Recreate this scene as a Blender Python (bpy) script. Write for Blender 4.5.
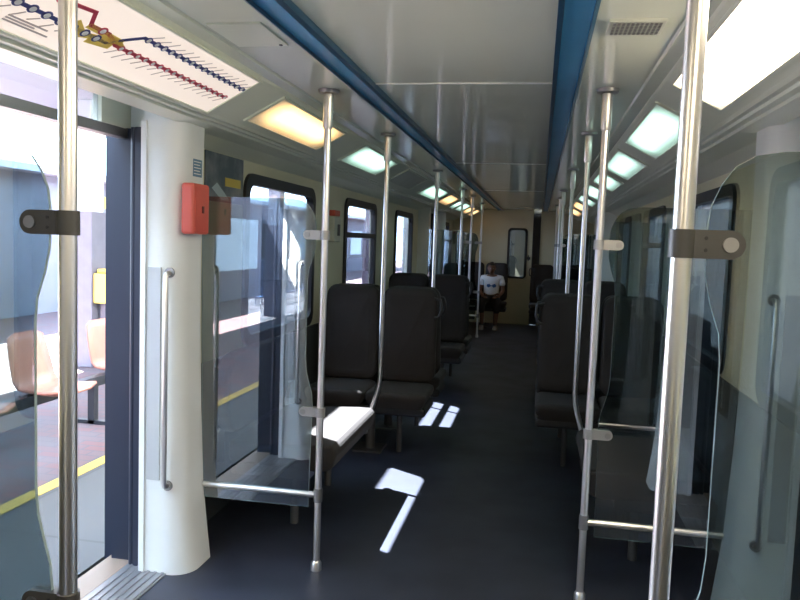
import bpy, bmesh, math, random
from mathutils import Vector, Matrix
random.seed(7)
for o in list(bpy.data.objects): bpy.data.objects.remove(o, do_unlink=True)
S = bpy.context.scene
C = S.collection
PI = math.pi

# ---------------------------------------------------------------- camera, sky, sun, exposure
F_PX, YAW, PITCH, ROLL = 738.74, 0.18411, -0.08006, 0.03527
cam_d = bpy.data.cameras.new('camera'); cam = bpy.data.objects.new('camera', cam_d); C.objects.link(cam)
cam_d.sensor_width = 36.0; cam_d.lens = 36.0 * F_PX / 800.0; cam_d.clip_start = 0.02; cam_d.clip_end = 300
_f = Vector((-math.sin(YAW)*math.cos(PITCH), math.cos(YAW)*math.cos(PITCH), math.sin(PITCH)))
_r = _f.cross(Vector((0, 0, 1))).normalized(); _u = _r.cross(_f)
_r2 = _r*math.cos(ROLL) + _u*math.sin(ROLL); _u2 = -_r*math.sin(ROLL) + _u*math.cos(ROLL)
_m = Matrix(((_r2.x, _u2.x, -_f.x), (_r2.y, _u2.y, -_f.y), (_r2.z, _u2.z, -_f.z)))
cam.matrix_world = Matrix.Translation((0.34135, 0, 1.4881)) @ _m.to_4x4()
S.camera = cam

W = bpy.data.worlds.new('sky'); S.world = W; W.use_nodes = True
bg = W.node_tree.nodes['Background']; bg.inputs[0].default_value = (0.56, 0.76, 1.0, 1); bg.inputs[1].default_value = 6.0
sun_d = bpy.data.lights.new('sun', 'SUN'); sun_d.energy = 75; sun_d.angle = 0.009; sun_d.color = (1.0, 0.95, 0.88)
sun = bpy.data.objects.new('sun', sun_d); C.objects.link(sun)
sun.rotation_euler = Vector((-0.58, 0.37, 1.0)).to_track_quat('Z', 'Y').to_euler()
S.view_settings.view_transform = 'Standard'; S.view_settings.look = 'None'
S.view_settings.gamma = 1.0; S.view_settings.use_curve_mapping = False
S.view_settings.exposure = 1.6

# ---------------------------------------------------------------- materials
def mat(name, col, rough=0.5, metal=0.0, noise=0.0, nscale=8.0, bump=0.0, bscale=60.0, emit=None, estr=0.0, spec=0.5, dirt=None, rough_var=0.0, sheen=0.0):
    m = bpy.data.materials.new(name); m.use_nodes = True; t = m.node_tree; b = t.nodes['Principled BSDF']
    b.inputs['Base Color'].default_value = (*col, 1); b.inputs['Roughness'].default_value = rough
    b.inputs['Metallic'].default_value = metal; b.inputs['Specular IOR Level'].default_value = spec
    if sheen: b.inputs['Sheen Weight'].default_value = sheen
    tc = t.nodes.new('ShaderNodeTexCoord')
    if noise or dirt:
        n = t.nodes.new('ShaderNodeTexNoise'); n.inputs['Scale'].default_value = nscale; n.inputs['Detail'].default_value = 5
        t.links.new(tc.outputs['Object'], n.inputs['Vector'])
        mx = t.nodes.new('ShaderNodeMix'); mx.data_type = 'RGBA'
        d = dirt or tuple(c*(1-noise) for c in col)
        mx.inputs[6].default_value = (*col, 1); mx.inputs[7].default_value = (*d, 1)
        rp = t.nodes.new('ShaderNodeMapRange'); rp.inputs[1].default_value = 0.4; rp.inputs[2].default_value = 0.7
        t.links.new(n.outputs['Fac'], rp.inputs[0]); t.links.new(rp.outputs[0], mx.inputs[0]); t.links.new(mx.outputs[2], b.inputs['Base Color'])
        if rough_var:
            r2 = t.nodes.new('ShaderNodeMapRange'); r2.inputs[3].default_value = rough; r2.inputs[4].default_value = rough + rough_var
            t.links.new(n.outputs['Fac'], r2.inputs[0]); t.links.new(r2.outputs[0], b.inputs['Roughness'])
    if bump:
        n2 = t.nodes.new('ShaderNodeTexNoise'); n2.inputs['Scale'].default_value = bscale; n2.inputs['Detail'].default_value = 3
        t.links.new(tc.outputs['Object'], n2.inputs['Vector'])
        bp = t.nodes.new('ShaderNodeBump'); bp.inputs['Strength'].default_value = bump; bp.inputs['Distance'].default_value = 0.01
        t.links.new(n2.outputs['Fac'], bp.inputs['Height']); t.links.new(bp.outputs[0], b.inputs['Normal'])
    if emit:
        b.inputs['Emission Color'].default_value = (*emit, 1); b.inputs['Emission Strength'].default_value = estr
    return m
def glassmat(name, tint, refl, ior=1.5):
    m = bpy.data.materials.new(name); m.use_nodes = True; t = m.node_tree; t.nodes.clear()
    out = t.nodes.new('ShaderNodeOutputMaterial'); mx = t.nodes.new('ShaderNodeMixShader')
    tr = t.nodes.new('ShaderNodeBsdfTransparent'); tr.inputs[0].default_value = (*tint, 1)
    gl = t.nodes.new('ShaderNodeBsdfGlossy'); gl.inputs['Roughness'].default_value = 0.0; gl.inputs[0].default_value = (0.95, 0.97, 1, 1)
    ge = t.nodes.new('ShaderNodeNewGeometry'); dt = t.nodes.new('ShaderNodeVectorMath'); dt.operation = 'DOT_PRODUCT'
    t.links.new(ge.outputs['Incoming'], dt.inputs[0]); t.links.new(ge.outputs['Normal'], dt.inputs[1])
    ab = t.nodes.new('ShaderNodeMath'); ab.operation = 'ABSOLUTE'; t.links.new(dt.outputs['Value'], ab.inputs[0])
    iv = t.nodes.new('ShaderNodeMath'); iv.operation = 'SUBTRACT'; iv.inputs[0].default_value = 1.0; t.links.new(ab.outputs[0], iv.inputs[1])
    pw = t.nodes.new('ShaderNodeMath'); pw.operation = 'POWER'; pw.inputs[1].default_value = 5.0; t.links.new(iv.outputs[0], pw.inputs[0])
    fr = t.nodes.new('ShaderNodeMath'); fr.operation = 'ADD'; fr.inputs[1].default_value = 0.04; t.links.new(pw.outputs[0], fr.inputs[0])
    ad = t.nodes.new('ShaderNodeMath'); ad.operation = 'ADD'; ad.use_clamp = True; ad.inputs[1].default_value = refl
    t.links.new(fr.outputs[0], ad.inputs[0]); t.links.new(ad.outputs[0], mx.inputs[0])
    t.links.new(tr.outputs[0], mx.inputs[1]); t.links.new(gl.outputs[0], mx.inputs[2]); t.links.new(mx.outputs[0], out.inputs[0])
    return m
M = {
 'floor': mat('floor_rubber', (0.030, 0.036, 0.058), 0.38, noise=0.35, nscale=3, bump=0.15, bscale=220, rough_var=0.15),
 'ceil': mat('ceiling_laminate', (0.76, 0.80, 0.68), 0.10, noise=0.06, nscale=1.5, bump=0.02, bscale=6),
 'ceil_edge': mat('ceiling_joint', (0.85, 0.85, 0.8), 0.3),
 'cove': mat('cove_laminate', (0.70, 0.74, 0.62), 0.28, noise=0.05, nscale=2),
 'wall': mat('cream_wall_laminate', (0.62, 0.60, 0.42), 0.35, noise=0.08, nscale=2),
 'pillar': mat('white_fibreglass', (0.78, 0.82, 0.82), 0.3, noise=0.06, nscale=3),
 'blue': mat('blue_channel_enamel', (0.09, 0.36, 0.62), 0.25, noise=0.15, nscale=2),
 'darkblue': mat('dark_channel_lip', (0.012, 0.06, 0.12), 0.3),
 'steel': mat('brushed_steel', (0.78, 0.76, 0.74), 0.32, metal=1.0, noise=0.02, nscale=20),
 'steel_dark': mat('dull_steel', (0.30, 0.30, 0.30), 0.4, metal=0.9),
 'clamp': mat('dark_grey_clamp', (0.07, 0.07, 0.068), 0.45, metal=0.3),
 'clamp_light': mat('grey_clamp', (0.36, 0.36, 0.36), 0.4, metal=0.6),
 'rubber': mat('black_rubber', (0.012, 0.013, 0.016), 0.5),
 'door_dark': mat('door_edge_navy', (0.012, 0.018, 0.036), 0.4),
 'fabric': mat('charcoal_seat_fabric', (0.021, 0.016, 0.014), 0.8, noise=0.4, nscale=5, bump=0.25, bscale=260, sheen=0.05),
 'seat_shell': mat('seat_shell_plastic', (0.014, 0.014, 0.016), 0.4),
 'pedestal': mat('seat_pedestal_steel', (0.10, 0.10, 0.10), 0.45, metal=0.5),
 'red': mat('coral_red_plastic', (0.62, 0.10, 0.07), 0.4, noise=0.1),
 'red_dark': mat('dark_red_recess', (0.12, 0.02, 0.02), 0.5),
 'beige': mat('beige_plastic', (0.50, 0.49, 0.40), 0.4),
 'black': mat('black_plastic', (0.015, 0.015, 0.017), 0.4),
 'sticker': mat('blue_sticker', (0.10, 0.22, 0.34), 0.4), 'white': mat('white_print', (0.75, 0.78, 0.8), 0.5),
 'warm': mat('warm_light_diffuser', (0.8, 0.75, 0.6), 0.5, emit=(1.0, 0.62, 0.25), estr=0.85),
 'hot': mat('cream_light_diffuser', (0.85, 0.8, 0.7), 0.5, emit=(1.0, 0.84, 0.62), estr=7.0),
 'cool': mat('cool_light_diffuser', (0.8, 0.85, 0.8), 0.5, emit=(0.60, 1.0, 0.80), estr=0.55),
 'cool_dim': mat('dim_cool_light_diffuser', (0.7, 0.8, 0.75), 0.5, emit=(0.60, 0.95, 0.80), estr=0.42),
 'amber': mat('amber_light_diffuser', (0.7, 0.5, 0.3), 0.5, emit=(1.0, 0.62, 0.28), estr=0.50),
 'unlit': mat('unlit_light_diffuser', (0.55, 0.57, 0.50), 0.4, noise=0.1),
 'map_back': mat('backlit_map_sheet', (0.75, 0.70, 0.68), 0.35, emit=(1.0, 0.84, 0.72), estr=0.22),
 'map_blue': mat('map_blue_ink', (0.035, 0.05, 0.22), 0.5), 'map_red': mat('map_red_ink', (0.52, 0.05, 0.10), 0.5),
 'map_yellow': mat('map_yellow_ink', (0.80, 0.60, 0.12), 0.5), 'map_grey': mat('map_grey_ink', (0.50, 0.44, 0.46), 0.5),
 'screen': glassmat('screen_glass', (0.52, 0.60, 0.62), 0.14), 'window': glassmat('window_glass', (0.60, 0.63, 0.68), 0.02),
 'dark_window': glassmat('tinted_window_glass', (0.35, 0.38, 0.42), 0.03),
 'glass_edge': mat('polished_glass_edge', (0.35, 0.45, 0.45), 0.2, emit=None),
 'tread': mat('ribbed_aluminium', (0.30, 0.31, 0.33), 0.35, metal=0.6), 'cream_sill': mat('cream_sill', (0.26, 0.20, 0.16), 0.5),
 'skin': mat('skin', (0.20, 0.10, 0.065), 0.55), 'hair': mat('black_hair', (0.01, 0.008, 0.007), 0.6),
 'shirt': mat('white_cotton', (0.82, 0.84, 0.88), 0.8), 'shirt_print': mat('blue_shirt_print', (0.06, 0.16, 0.40), 0.8),
 'trousers': mat('black_trousers', (0.012, 0.012, 0.015), 0.85), 'shoe': mat('grey_shoe', (0.25, 0.24, 0.22), 0.7), 'eye': mat('eye_white', (0.5, 0.5, 0.5), 0.3), 'lip': mat('lips', (0.16, 0.06, 0.05), 0.5),
 'peach': mat('peach_plastic_seat', (0.36, 0.14, 0.105), 0.4, noise=0.1), 'beam': mat('dark_bench_beam', (0.02, 0.022, 0.03), 0.4),
 'column': mat('lilac_grey_column', (0.15, 0.14, 0.18), 0.6, noise=0.1), 'col_white': mat('white_column_paint', (0.75, 0.77, 0.8), 0.6),
 'sign_blue': mat('blue_sign_panel', (0.02, 0.08, 0.42), 0.4), 'sign_yellow': mat('yellow_sign_panel', (0.80, 0.55, 0.08), 0.5),
 'bin': mat('yellow_bin_plastic', (0.72, 0.52, 0.10), 0.5), 'station': mat('station_wall_render', (0.24, 0.25, 0.30), 0.8, noise=0.15, nscale=1),
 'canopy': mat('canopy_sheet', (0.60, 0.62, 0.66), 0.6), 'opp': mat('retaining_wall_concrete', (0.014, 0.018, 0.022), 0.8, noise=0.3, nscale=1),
 'rail_blue': mat('blue_fence_paint', (0.05, 0.12, 0.30), 0.5), 'bluetrim': mat('pale_box_paint', (0.70, 0.72, 0.74), 0.4),
 'poster_bg': mat('poster_teal_print', (0.06, 0.09, 0.12), 0.4, dirt=(0.20, 0.22, 0.24), nscale=9),
 'poster_y': mat('poster_yellow_print', (0.55, 0.42, 0.05), 0.4), 'poster_w': mat('poster_pale_print', (0.35, 0.45, 0.5), 0.4),
}
def tube_falloff(m, axis_y=True):
    # the tube behind the diffuser stops short of its ends, so the lamp glows most in the middle
    t = m.node_tree; b = t.nodes['Principled BSDF']; tc = t.nodes.new('ShaderNodeTexCoord'); sp = t.nodes.new('ShaderNodeSeparateXYZ'); t.links.new(tc.outputs['Generated'], sp.inputs[0])
    last = None
    for i, w in ((1, 0.22), (2, 0.45)):
        a = t.nodes.new('ShaderNodeMath'); a.operation = 'SUBTRACT'; a.inputs[1].default_value = 0.5; t.links.new(sp.outputs[i], a.inputs[0])
        c = t.nodes.new('ShaderNodeMath'); c.operation = 'ABSOLUTE'; t.links.new(a.outputs[0], c.inputs[0])
        r = t.nodes.new('ShaderNodeMapRange'); r.interpolation_type = 'SMOOTHSTEP'; r.inputs[1].default_value = 0.5; r.inputs[2].default_value = 0.5-w; r.inputs[3].default_value = 0.16; r.inputs[4].default_value = 1.0
        t.links.new(c.outputs[0], r.inputs[0])
        if last is None: last = r.outputs[0]
        else:
            q = t.nodes.new('ShaderNodeMath'); q.operation = 'MULTIPLY'; t.links.new(last, q.inputs[0]); t.links.new(r.outputs[0], q.inputs[1]); last = q.outputs[0]
    e = t.nodes.new('ShaderNodeMath'); e.operation = 'MULTIPLY'; e.inputs[1].default_value = b.inputs['Emission Strength'].default_value*1.6
    t.links.new(last, e.inputs[0]); t.links.new(e.outputs[0], b.inputs['Emission Strength'])
for k in ('warm', 'hot', 'cool', 'cool_dim', 'amber'): tube_falloff(M[k])
# platform paving: concrete, a yellow line, then purple red brick
def paving():
    m = bpy.data.materials.new('platform_paving'); m.use_nodes = True; t = m.node_tree; b = t.nodes['Principled BSDF']; b.inputs['Roughness'].default_value = 0.7
    g = t.nodes.new('ShaderNodeNewGeometry'); br = t.nodes.new('ShaderNodeTexBrick')
    br.inputs['Color1'].default_value = (0.105, 0.045, 0.048, 1); br.inputs['Color2'].default_value = (0.075, 0.06, 0.07, 1); br.inputs['Mortar'].default_value = (0.06, 0.05, 0.06, 1)
    br.inputs['Scale'].default_value = 2.2; br.inputs['Mortar Size'].default_value = 0.02
    t.links.new(g.outputs['Position'], br.inputs['Vector'])
    cc = t.nodes.new('ShaderNodeTexBrick'); cc.offset = 0.0
    cc.inputs['Color1'].default_value = (0.050, 0.052, 0.056, 1); cc.inputs['Color2'].default_value = (0.042, 0.044, 0.048, 1); cc.inputs['Mortar'].default_value = (0.03, 0.03, 0.033, 1)
    cc.inputs['Scale'].default_value = 0.7; cc.inputs['Mortar Size'].default_value = 0.008; cc.inputs['Brick Width'].default_value = 0.9; cc.inputs['Row Height'].default_value = 0.8
    t.links.new(g.outputs['Position'], cc.inputs['Vector'])
    sx = t.nodes.new('ShaderNodeSeparateXYZ'); t.links.new(g.outputs['Position'], sx.inputs[0])
    lt = t.nodes.new('ShaderNodeMath'); lt.operation = 'LESS_THAN'; lt.inputs[1].default_value = -2.72; t.links.new(sx.outputs[0], lt.inputs[0])
    mx = t.nodes.new('ShaderNodeMix'); mx.data_type = 'RGBA'; t.links.new(lt.outputs[0], mx.inputs[0]); t.links.new(cc.outputs[0], mx.inputs[6]); t.links.new(br.outputs[0], mx.inputs[7])
    t.links.new(mx.outputs[2], b.inputs['Base Color']); return m
M['plate'] = mat('satin_plate', (0.50, 0.53, 0.55), 0.35, metal=0.2)
M['dado'] = mat('dark_grey_dado', (0.045, 0.05, 0.05), 0.5, noise=0.2, nscale=3)
M['paving'] = paving()
M['yellow_line'] = mat('yellow_line_paint', (0.36, 0.24, 0.05), 0.6, noise=0.2, nscale=6)

# ---------------------------------------------------------------- mesh helpers
class MB:
    def __init__(s): s.v = []; s.f = []; s.mi = []; s.sm = []
    def add(s, vs, fs, mi=0, smooth=False):
        n = len(s.v); s.v += [tuple(v) for v in vs]
        for f in fs: s.f.append([i+n for i in f]); s.mi.append(mi); s.sm.append(smooth)
        return s
    def box(s, x0, x1, y0, y1, z0, z1, mi=0):
        vs = [(x, y, z) for x in (x0, x1) for y in (y0, y1) for z in (z0, z1)]
        return s.add(vs, [(0,1,3,2),(4,6,7,5),(0,4,5,1),(2,3,7,6),(0,2,6,4),(1,5,7,3)], mi)
    def prism(s, poly, axis, a0, a1, mi=0, side=None, smooth=False):
        # poly of 2D points, extruded along axis 'x','y','z'
        def P(p, a): return {'x': (a, p[0], p[1]), 'y': (p[0], a, p[1]), 'z': (p[0], p[1], a)}[axis]
        n = len(poly); vs = [P(p, a0) for p in poly] + [P(p, a1) for p in poly]
        s.add(vs, [list(range(n)), list(range(2*n-1, n-1, -1))], mi)
        s.add(vs, [(i, (i+1) % n, n+(i+1) % n, n+i) for i in range(n)], mi if side is None else side, smooth)
        return s
    def tube(s, pts, r, n=16, mi=0, caps=True):
        pts = [Vector(p) for p in pts]; rs = r if isinstance(r, (list, tuple)) else [r]*len(pts)
        rings = []; up = None
        for i, p in enumerate(pts):
            d = (pts[min(i+1, len(pts)-1)] - pts[max(i-1, 0)]).normalized()
            if up is None: up = Vector((0, 1, 0)) if abs(d.y) < 0.9 else Vector((1, 0, 0))
            a = (up - d*up.dot(d)).normalized(); b = d.cross(a); up = a
            rings.append([p + (a*math.cos(2*PI*k/n) + b*math.sin(2*PI*k/n))*rs[i] for k in range(n)])
        vs = [v for r_ in rings for v in r_]
        s.add(vs, [(i*n+k, i*n+(k+1) % n, (i+1)*n+(k+1) % n, (i+1)*n+k) for i in range(len(pts)-1) for k in range(n)], mi, True)
        if caps: s.add(rings[0], [list(range(n))[::-1]], mi); s.add(rings[-1], [list(range(n))], mi)
        return s
    def disc(s, c, ax, r, h, n=20, mi=0):
        c = Vector(c); a = Vector(ax).normalized(); return s.tube([c, c + a*h], r, n, mi)
    def loft(s, secs, mi=0, smooth=True):   # list of closed rings (same count)
        n = len(secs[0]); vs = [v for r in secs for v in r]
        s.add(vs, [(i*n+k, i*n+(k+1) % n, (i+1)*n+(k+1) % n, (i+1)*n+k) for i in range(len(secs)-1) for k in range(n)], mi, smooth)
        s.add(secs[0], [list(range(n))[::-1]], mi); s.add(secs[-1], [list(range(n))], mi); return s
    def mirror(s): s.v = [(-x, y, z) for x, y, z in s.v]; return s
    def build(s, name, m, parent=None, loc=None, off=(0, 0, 0), bevel=0, kind=None):
        me = bpy.data.meshes.new(name); o = Vector(off)
        me.from_pydata([Vector(v)-o for v in s.v], [], s.f)
        for mm in (m if isinstance(m, (list, tuple)) else [m]): me.materials.append(M[mm] if isinstance(mm, str) else mm)
        me.polygons.foreach_set('material_index', s.mi); me.polygons.foreach_set('use_smooth', s.sm)
        bm = bmesh.new(); bm.from_mesh(me); bmesh.ops.recalc_face_normals(bm, faces=bm.faces); bm.to_mesh(me); bm.free()
        ob = bpy.data.objects.new(name, me); C.objects.link(ob)
        if parent: ob.parent = parent
        if loc is not None: ob.location = loc
        elif off != (0, 0, 0) and not parent: ob.location = off
        if bevel:
            # merge so the bevel sees shared edges
            bm = bmesh.new(); bm.from_mesh(me); bmesh.ops.remove_doubles(bm, verts=bm.verts, dist=1e-5)
            bmesh.ops.recalc_face_normals(bm, faces=bm.faces); bm.to_mesh(me); bm.free()
            b = ob.modifiers.new('bevel', 'BEVEL'); b.width = bevel; b.segments = 3; b.limit_method = 'ANGLE'; b.angle_limit = math.radians(40)
        if kind: ob['kind'] = kind
        return ob
def tag(o, label, cat, group=None, kind=None):
    o['label'] = label; o['category'] = cat
    if group: o['group'] = group
    if kind: o['kind'] = kind
    return o
def thing(name, label, cat, loc=(0, 0, 0), group=None):
    o = bpy.data.objects.new(name, None); C.objects.link(o); o.location = loc; o.empty_display_size = 0.05
    return tag(o, label, cat, group)
def struct(name, mb, m, **k): return mb.build(name, m, kind='structure', **k)
def dup(root, loc, label, group=None, mats=None):
    r = root.copy(); C.objects.link(r); r.location = loc; r['label'] = label
    if group: r['group'] = group
    for ch in list(root.children):
        c = ch.copy(); C.objects.link(c); c.parent = r
        for g in list(ch.children):
            d = g.copy(); C.objects.link(d); d.parent = c
    return r
def rrect(x0, x1, y0, y1, r, n=6):
    out = []
    for cx, cy, a0 in ((x1-r, y1-r, 0), (x0+r, y1-r, 90), (x0+r, y0+r, 180), (x1-r, y0+r, 270)):
        for k in range(n+1):
            a = math.radians(a0 + 90*k/n); out.append((cx + r*math.cos(a), cy + r*math.sin(a)))
    return out

# ---------------------------------------------------------------- carriage shell
Y0, Y1 = -3.0, 14.0
DOORS = [(1.33, 3.1), (9.95, 11.7)]
XW, XD = 1.30, 1.46          # inner wall face, door plane
struct('floor', MB().box(-1.52, 1.52, Y0, Y1, -0.10, 0.0), 'floor')
# ceiling centre with a panel joint, side panels, coves
cp = MB().box(-0.40, 0.40, Y0, 3.03, 2.13, 2.16).box(-0.40, 0.40, 3.042, 6.0, 2.13, 2.16).box(-0.40, 0.40, 6.01, 9.0, 2.13, 2.16).box(-0.40, 0.40, 9.01, Y1, 2.13, 2.16)
struct('ceiling', cp, 'ceil')
for i, y in enumerate((3.03, 6.0, 9.0)): struct('trim_%d' % (i+1), MB().box(-0.36, 0.36, y-0.004, y+0.012, 2.127, 2.14), 'ceil_edge')
def roof_side(s):
    nm = 'left' if s < 0 else 'right'
    prof = [(0.36, 2.125), (0.362, 2.108), (0.372, 2.108), (0.374, 2.125)]
    chan = MB().prism([(s*0.372, 2.118), (s*0.452, 2.118), (s*0.452, 2.15), (s*0.372, 2.15)], 'y', Y0, Y1)
    struct('trim_channel_' + nm, chan, 'blue')
    lip = MB().prism([(s*0.357, 2.108), (s*0.373, 2.104), (s*0.373, 2.145), (s*0.357, 2.145)], 'y', Y0, Y1)
    lip.prism([(s*0.452, 2.104), (s*0.462, 2.108), (s*0.462, 2.145), (s*0.452, 2.145)], 'y', Y0, Y1)
    struct('trim_lip_' + nm, lip, 'darkblue')
    side = MB().prism([(s*0.462, 2.12), (s*0.70, 2.12), (s*0.706, 2.112), (s*0.755, 2.108), (s*0.755, 2.16), (s*0.462, 2.16)], 'y', Y0, Y1)
    struct('ceiling_' + nm, side, 'ceil')
    base = [(s*0.755, 2.108), (s*0.762, 2.100), (s*0.992, 1.977), (s*1.004, 1.968), (s*1.03, 1.972), (s*1.035, 1.962), (s*1.07, 1.966), (s*1.075, 1.956)]
    cove = MB(); z = [Y0] + [q for d in DOORS for q in d] + [Y1]
    for k in range(0, len(z), 2): cove.prism(base + [(s*1.20, 1.950), (s*XW, 1.905), (s*1.345, 1.92), (s*1.345, 2.2), (s*0.755, 2.2)], 'y', z[k], z[k+1])
    for a, b in DOORS:
        cove.prism(base + [(s*1.18, 1.953), (s*1.20, 1.965), (s*1.20, 2.2), (s*0.755, 2.2)], 'y', a, b)
        cove.box(s*1.20, s*1.50, a, b, 2.06, 2.2)
        if not (s < 0 and a < 2): cove.box(s*1.44, s*1.48, a, b, 1.93, 2.06)
        else: cove.box(s*1.44, s*1.48, a, 1.43, 1.93, 2.06); cove.box(s*1.44, s*1.48, 2.78, b, 1.93, 2.06)
    return struct('ceiling_cove_' + nm, cove, 'cove')
for s in (-1, 1): roof_side(s)
# the coves over each door rise into a flat white soffit
def grid_wall(s, y0, y1, holes, x0, x1, z0=0.0, z1=1.95):
    ys = sorted({y0, y1, *[h[0] for h in holes], *[h[1] for h in holes]}); zs = sorted({z0, z1, *[h[2] for h in holes], *[h[3] for h in holes]})
    mb = MB()
    for a, b in zip(ys, ys[1:]):
        run = None
        for c, d in zip(zs, zs[1:]):
            inside = any(h[0] <= a and b <= h[1] and h[2] <= c and d <= h[3] for h in holes)
            if inside:
                if run: mb.box(s*x0, s*x1, a, b, *run); run = None
            else: run = (run[0], d) if run else (c, d)
        if run: mb.box(s*x0, s*x1, a, b, *run)
    return mb
WZ = (0.90, 1.79)
WINS = [(3.97, 5.18, False), (6.14, 7.25, True), (8.36, 9.42, False)]
win_n = 0
def window(s, y0, y1, bar, z0=WZ[0], z1=WZ[1], gm='window'):
    global win_n; win_n += 1
    r = thing('window_%d' % win_n, '', '', (s*XW, (y0+y1)/2, z0)); del r['label']; del r['category']; r['kind'] = 'structure'
    o = rrect(y0-0.05, y1+0.05, z0-0.05, z1+0.05, 0.10); i = rrect(y0+0.012, y1-0.012, z0+0.012, z1-0.012, 0.075); n = len(o)
    mb = MB(); xa, xb = s*(XW-0.018), s*(XW+0.03)
    vs = [(xa, *p) for p in o] + [(xa, *p) for p in i] + [(xb, *p) for p in o] + [(xb, *p) for p in i]
    for k in range(n):
        q = (k+1) % n
        mb.add([vs[k], vs[q], vs[n+q], vs[n+k]], [(0,1,2,3)]); mb.add([vs[k], vs[q], vs[2*n+q], vs[2*n+k]], [(0,1,2,3)])
        mb.add([vs[n+k], vs[n+q], vs[3*n+q], vs[3*n+k]], [(0,1,2,3)]); mb.add([vs[2*n+k], vs[2*n+q], vs[3*n+q], vs[3*n+k]], [(0,1,2,3)])
    if bar: mb.box(s*(XW-0.015), s*(XW+0.03), y0, y1, 1.50, 1.545)
    off = (s*XW, (y0+y1)/2, z0)
    mb.build('window_frame', 'rubber', r, off=off)
    MB().box(s*(XW+0.008), s*(XW+0.016), y0-0.01, y1+0.01, z0-0.01, z1+0.01).build('pane', gm, r, off=off)
for s in (-1, 1):
    nm = 'left' if s < 0 else 'right'
    segs = [(Y0, DOORS[0][0]), (DOORS[0][1], DOORS[1][0]), (DOORS[1][1], Y1)]
    holes = [[(-2.6, -1.4, *WZ), (-0.7, 0.5, *WZ)], [(a, b, *WZ) for a, b, _ in WINS], [(12.4, 13.3, *WZ)]]
    for k, ((a, b), h) in enumerate(zip(segs, holes)):
        struct('wall_%s_%d' % (nm, k+1), grid_wall(s, a, b, h, XW, 1.34), 'wall')
    for k, (a, b) in enumerate(segs): struct('trim_dado_%s_%d' % (nm, k+1), MB().box(s*(XW-0.012), s*XW, a+0.002, b-0.002, 0.0, 0.84), 'dado')
    for a, b, bar in WINS: window(s, a, b, bar)
    window(s, 12.4, 13.3, False); window(s, -0.7, 0.5, False); window(s, -2.6, -1.4, False)
# end walls
def end_wall():
    mb = MB()
    for x0, x1, z0, z1 in ((-1.5, -0.30, 0, 2.2), (-0.30, 0.20, 0, 0.88), (-0.30, -0.235, 0.88, 1.78), (0.09, 0.20, 0.88, 1.78), (-0.30, 0.20, 1.78, 2.2), (0.34, 1.5, 0, 2.2)): mb.box(x0, x1, Y1, Y1+0.06, z0, z1)
    struct('wall_far', mb, 'wall')
    r = thing('door_5', '', '', (-0.07, Y1, 0)); del r['label']; del r['category']; r['kind'] = 'structure'
    o = rrect(-0.255, 0.11, 0.86, 1.80, 0.07); i = rrect(-0.215, 0.065, 0.90, 1.76, 0.05); n = len(o); mb = MB()
    for k in range(n):
        q = (k+1) % n
        for ya, yb, A, B in ((Y1-0.02, Y1-0.02, o, i), (Y1-0.02, Y1+0.03, o, o), (Y1-0.02, Y1+0.03, i, i)):
            mb.add([(A[k][0], ya, A[k][1]), (A[q][0], ya, A[q][1]), (B[q][0], yb, B[q][1]), (B[k][0], yb, B[k][1])], [(0,1,2,3)])
    mb.build('window_frame', 'rubber', r, off=(-0.07, Y1, 0))
    MB().box(-0.24, 0.10, Y1+0.01, Y1+0.02, 0.87, 1.79).build('pane', 'dark_window', r, off=(-0.07, Y1, 0))
    MB().box(0.115, 0.175, Y1-0.05, Y1-0.01, 1.22, 1.27).box(0.13, 0.15, Y1-0.02, Y1, 1.2, 1.3).build('door_handle', 'black', r, off=(-0.07, Y1, 0))
    struct('trim_4', MB().box(0.20, 0.34, Y1+0.045, Y1+0.06, 0.0, 2.2).box(0.20, 0.215, Y1-0.02, Y1+0.045, 0, 2.05).box(0.325, 0.34, Y1-0.02, Y1+0.045, 0, 2.05), 'rubber')
    struct('wall_near', MB().box(-1.5, 1.5, Y0-0.05, Y0, 0, 2.2), 'wall')
end_wall()
# the end of the next carriage seen through the gangway door's pane
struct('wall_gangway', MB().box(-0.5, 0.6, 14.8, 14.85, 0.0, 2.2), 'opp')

def smooth_angle(o):
    me = o.data; bm = bmesh.new(); bm.from_mesh(me); bmesh.ops.remove_doubles(bm, verts=bm.verts, dist=1e-5)
    for e in bm.edges: e.smooth = (len(e.link_faces) == 2 and e.calc_face_angle(0) < math.radians(30))
    for f in bm.faces: f.smooth = True
    bmesh.ops.recalc_face_normals(bm, faces=bm.faces); bm.to_mesh(me); bm.free(); return o
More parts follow.
